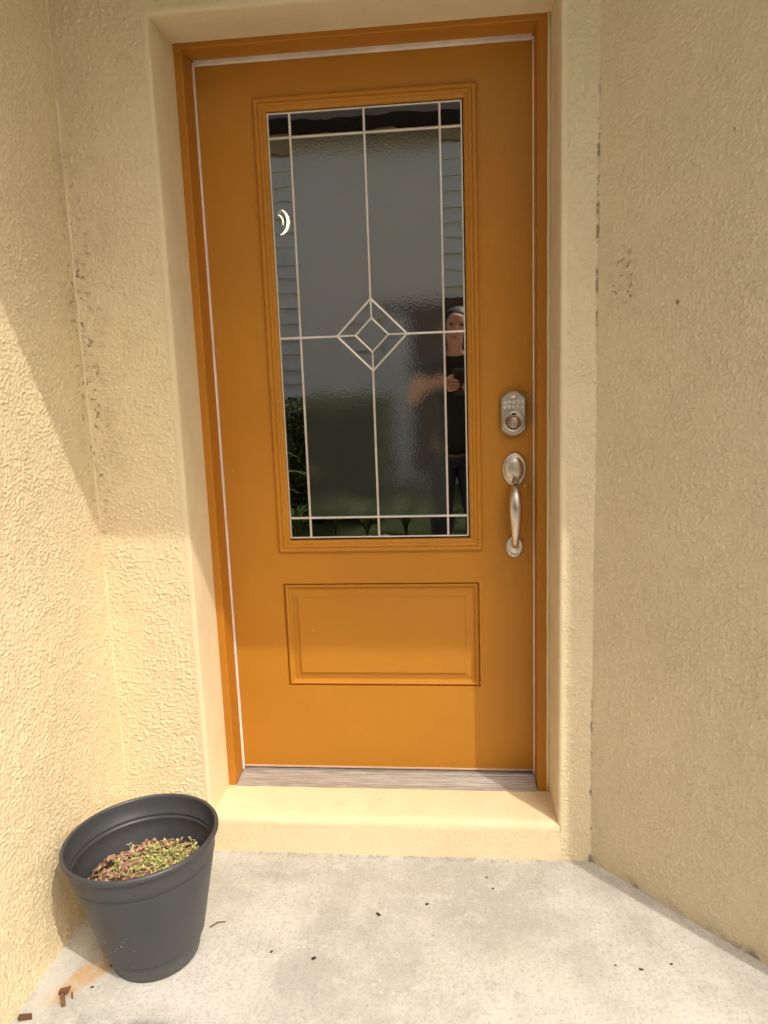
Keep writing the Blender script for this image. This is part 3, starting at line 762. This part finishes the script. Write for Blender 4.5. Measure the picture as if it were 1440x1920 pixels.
def strappy(x,y,n,h,label,droop=1.0,group=None):
    e = empty('strap_leaf_plant', (x,y,-.2), label, 'plant', group)
    vs, fs = [], []
    for k in range(n):
        a = rg.uniform(0,6.3); hh = h*rg.uniform(.6,1.1); out = h*rg.uniform(.2,.9)*droop; wd = h*.028
        s = Vector((-math.sin(a),math.cos(a),0)); b = len(vs); m = 7
        for i in range(m+1):
            t = i/m; p = Vector((x,y,-.2))+Vector((math.cos(a),math.sin(a),0))*out*t**1.6+Vector((0,0,hh*(1.5*t-.85*t**2.4)))
            w_ = wd*(1-t**3); vs += [p-s*w_, p+s*w_]
        for i in range(m): fs.append((b+2*i,b+2*i+1,b+2*i+3,b+2*i+2))
    tag(pyd('blades', vs, fs, M_BLADE, e, True), kind='stuff')
for i,(x,y) in enumerate(((-1.55,-4.45),(-1.2,-4.3),(-.9,-4.5),(-.6,-4.3),(-.25,-4.45),(.1,-4.3),(.4,-4.5))):
    strappy(x,y,60,.42,'low clump of strappy green leaves mirrored along the bottom of the door glass',1,'strap leaf clumps mirrored at the foot of the glass')
strappy(-1.75,-4.75,26,1.05,'taller arching strap leaf plant mirrored at the left edge of the glass',1.2)
strappy(.62,-4.6,30,1.15,'taller arching strap leaf plant mirrored at the right edge of the glass',1.1)
# pendant lamp in the foyer, seen through the clear pane
pl = empty('pendant_lamp', (-.463,1.0,1.82), 'lit curved pendant lamp glimpsed through the left strip of glass', 'lamp')
t = NT('lamp_glow'); em = t.n('ShaderNodeEmission'); em.inputs[0].default_value = (1,.87,.6,1); em.inputs[1].default_value = 6
t.t.links.new(em.outputs[0], t.out.inputs[0]); M_GLOW = t.m
for rr, a0, a1, th in ((.045,-75,60,.006),(.024,-30,80,.003)):
    pts = [(-.475+rr*math.cos(R(a0+(a1-a0)*i/12)), 1.0, 1.82+1.15*rr*math.sin(R(a0+(a1-a0)*i/12))) for i in range(13)]
    tube('glow_tube', pts, [th*(.35+.65*math.sin(math.pi*i/12)) for i in range(13)], M_GLOW, pl, 8)
tube('cord', [(-.475,1.0,1.87),(-.475,1.0,2.5)], [.002,.002], M_BLACK, pl, 6)
lathe('cap', [(.001,.05),(.018,.045),(.02,.03),(.012,.02)], (-.475,1.0,1.83), M_NID, pl, 20)

# ------------------------------------------------------------------ the person with the phone, mirrored in the glass
M_SKIN = plain('skin', (.52,.28,.19), .5, 0, .4, None, .06)
M_SHIRT = plain('black_shirt', (.018,.018,.02), .85, 0, .2); M_TROU = plain('dark_trousers', (.022,.024,.03), .85, 0, .2); M_HAIR = plain('dark_hair', (.018,.011,.008), .5)
def skin(name, verts, edges, root, mat, parent, sub=2):
    bm = bmesh.new(); lay = bm.verts.layers.skin.verify()
    V = []
    for i,(co,r_) in enumerate(verts):
        v = bm.verts.new(co); v[lay].radius = r_ if isinstance(r_, tuple) else (r_,r_); v[lay].use_root = (i == root); V.append(v)
    for a,b in edges: bm.edges.new((V[a],V[b]))
    me = bpy.data.meshes.new(name); bm.to_mesh(me); bm.free()
    o = link(name, me, mat, parent)
    m = o.modifiers.new('skin','SKIN'); m.use_smooth_shade = True
    m = o.modifiers.new('sub','SUBSURF'); m.levels = sub; m.render_levels = sub
    return o
px, py = .22, -2.62
person = empty('person', (px,py,ZF), 'person in black short sleeves holding up a phone, mirrored in the glass', 'person')
zf = ZF
V = [((px,py,.80),(.13,.10)),((px,py-.005,.95),(.115,.085)),((px,py+.0,1.12),(.135,.095)),((px,py+.01,1.25),(.085,.07)),((px,py+.035,1.34),(.038,.040)),((px,py+.085,1.40),(.046,.060)),((px,py+.09,1.48),(.072,.088)),((px,py+.085,1.545),(.055,.065)),
 # left arm (towards -x)
 ((px-.17,py+.01,1.24),.052),((-.045,-2.40,1.06),.042),((-.02,-2.30,1.10),.040),((.10,-2.245,1.155),.027),((.165,-2.225,1.165),.026),
 # right arm
 ((px+.17,py+.01,1.24),.052),((.50,-2.42,1.03),.042),((.48,-2.32,1.07),.040),((.385,-2.25,1.13),.027),((.335,-2.225,1.145),.026),
 # legs
 ((px-.095,py,.72),.085),((px-.105,py+.02,.33),.055),((px-.11,py-.01,-.05),.036),((px-.115,py+.04,-.10),.035),((px-.125,py+.15,-.115),.022),
 ((px+.095,py,.72),.085),((px+.105,py+.02,.33),.055),((px+.11,py-.01,-.05),.036),((px+.115,py+.04,-.10),.035),((px+.125,py+.15,-.115),.022)]
Ed = [(0,1),(1,2),(2,3),(3,4),(4,5),(5,6),(6,7),(3,8),(8,9),(9,10),(10,11),(11,12),(3,13),(13,14),(14,15),(15,16),(16,17),(0,18),(18,19),(19,20),(20,21),(21,22),(0,23),(23,24),(24,25),(25,26),(26,27)]
# fingers and thumbs closing on the edges of the phone
def hand(base, sx, i0):
    for k,(dz,l) in enumerate(((.030,.9),(.011,1.0),(-.008,.95),(-.027,.8))):
        a = len(V)
        bx, by, bz = base
        V.append(((bx+sx*.020,by+.006,bz+dz),.0095)); V.append(((bx+sx*.044*l,by+.026,bz+dz*.95),.0088)); V.append(((bx+sx*.064*l,by+.027,bz+dz*.9),.0080)); V.append(((bx+sx*.080*l,by+.024,bz+dz*.88),.0070))
        Ed.extend([(i0,a),(a,a+1),(a+1,a+2),(a+2,a+3)])
    a = len(V); bx, by, bz = base
    V.append(((bx+sx*.008,by-.012,bz+.026),.011)); V.append(((bx+sx*.030,by-.020,bz+.044),.0100)); V.append(((bx+sx*.052,by-.017,bz+.052),.0085))
    Ed.extend([(i0,a),(a,a+1),(a+1,a+2)])
hand((.165,-2.225,1.14), 1, 12); hand((.335,-2.225,1.12), -1, 17)
skin('body', V, Ed, 0, M_SKIN, person)
T = [((px,py,.68),(.165,.13)),((px,py-.005,.95),(.135,.105)),((px,py,1.12),(.155,.115)),((px,py+.005,1.24),(.11,.085)),((px-.17,py+.01,1.235),.070),((px-.215,-2.50,1.14),.062),((px+.17,py+.01,1.235),.070),((px+.225,-2.51,1.13),.062),((px,py+.03,1.35),(.060,.060))]
skin('shirt', T, [(0,1),(1,2),(2,3),(3,4),(4,5),(3,6),(6,7),(3,8)], 0, M_SHIRT, person)
T = [((px,py,.82),(.155,.125)),((px-.090,py,.70),.118),((px-.105,py+.02,.33),.075),((px-.11,py-.01,-.05),.062),((px+.090,py,.70),.118),((px+.105,py+.02,.33),.075),((px+.11,py-.01,-.05),.062)]
skin('trousers', T, [(0,1),(1,2),(2,3),(0,4),(4,5),(5,6)], 0, M_TROU, person)
for s in (-1,1): skin('shoe', [((px+s*.112,py-.03,-.10),(.042,.034)),((px+s*.117,py+.06,-.102),(.042,.030)),((px+s*.128,py+.17,-.113),(.036,.02))], [(0,1),(1,2)], 0, M_BLACK, person)
skin('hair', [((px,py+.045,1.40),(.06,.035)),((px,py+.050,1.49),(.084,.070)),((px,py+.085,1.575),(.082,.088))], [(0,1),(1,2)], 0, M_HAIR, person)
for s in (-1,1):
    lathe('eye', [(0,.008),(.008,.006),(.011,0),(.008,-.006),(0,-.008)], (px+s*.030,py+.160,1.475), plain('eye', (.05,.04,.035), .2), person, 16, 'y')
skin('nose', [((px,py+.165,1.47),.008),((px,py+.180,1.445),.012)], [(0,1)], 0, M_SKIN, person, 1)
skin('mouth', [((px-.02,py+.148,1.408),.006),((px,py+.155,1.408),.007),((px+.02,py+.148,1.408),.006)], [(0,1),(1,2)], 1, plain('lips', (.42,.17,.13), .5), person, 1)
for s in (-1,1): skin('ear', [((px+s*.075,py+.075,1.49),.012),((px+s*.077,py+.072,1.455),.010)], [(0,1)], 0, M_SKIN, person, 1)
ph = box('phone', -.038,.038,-.0045,.0045,-.078,.078, plain('phone_black', (.012,.012,.014), .25), None, .003)
ph.location = (.25,-2.2145,1.155); ph.rotation_euler = (R(-10),0,R(6))
tag(ph, 'black phone held up in both hands, mirrored in the glass', 'phone')
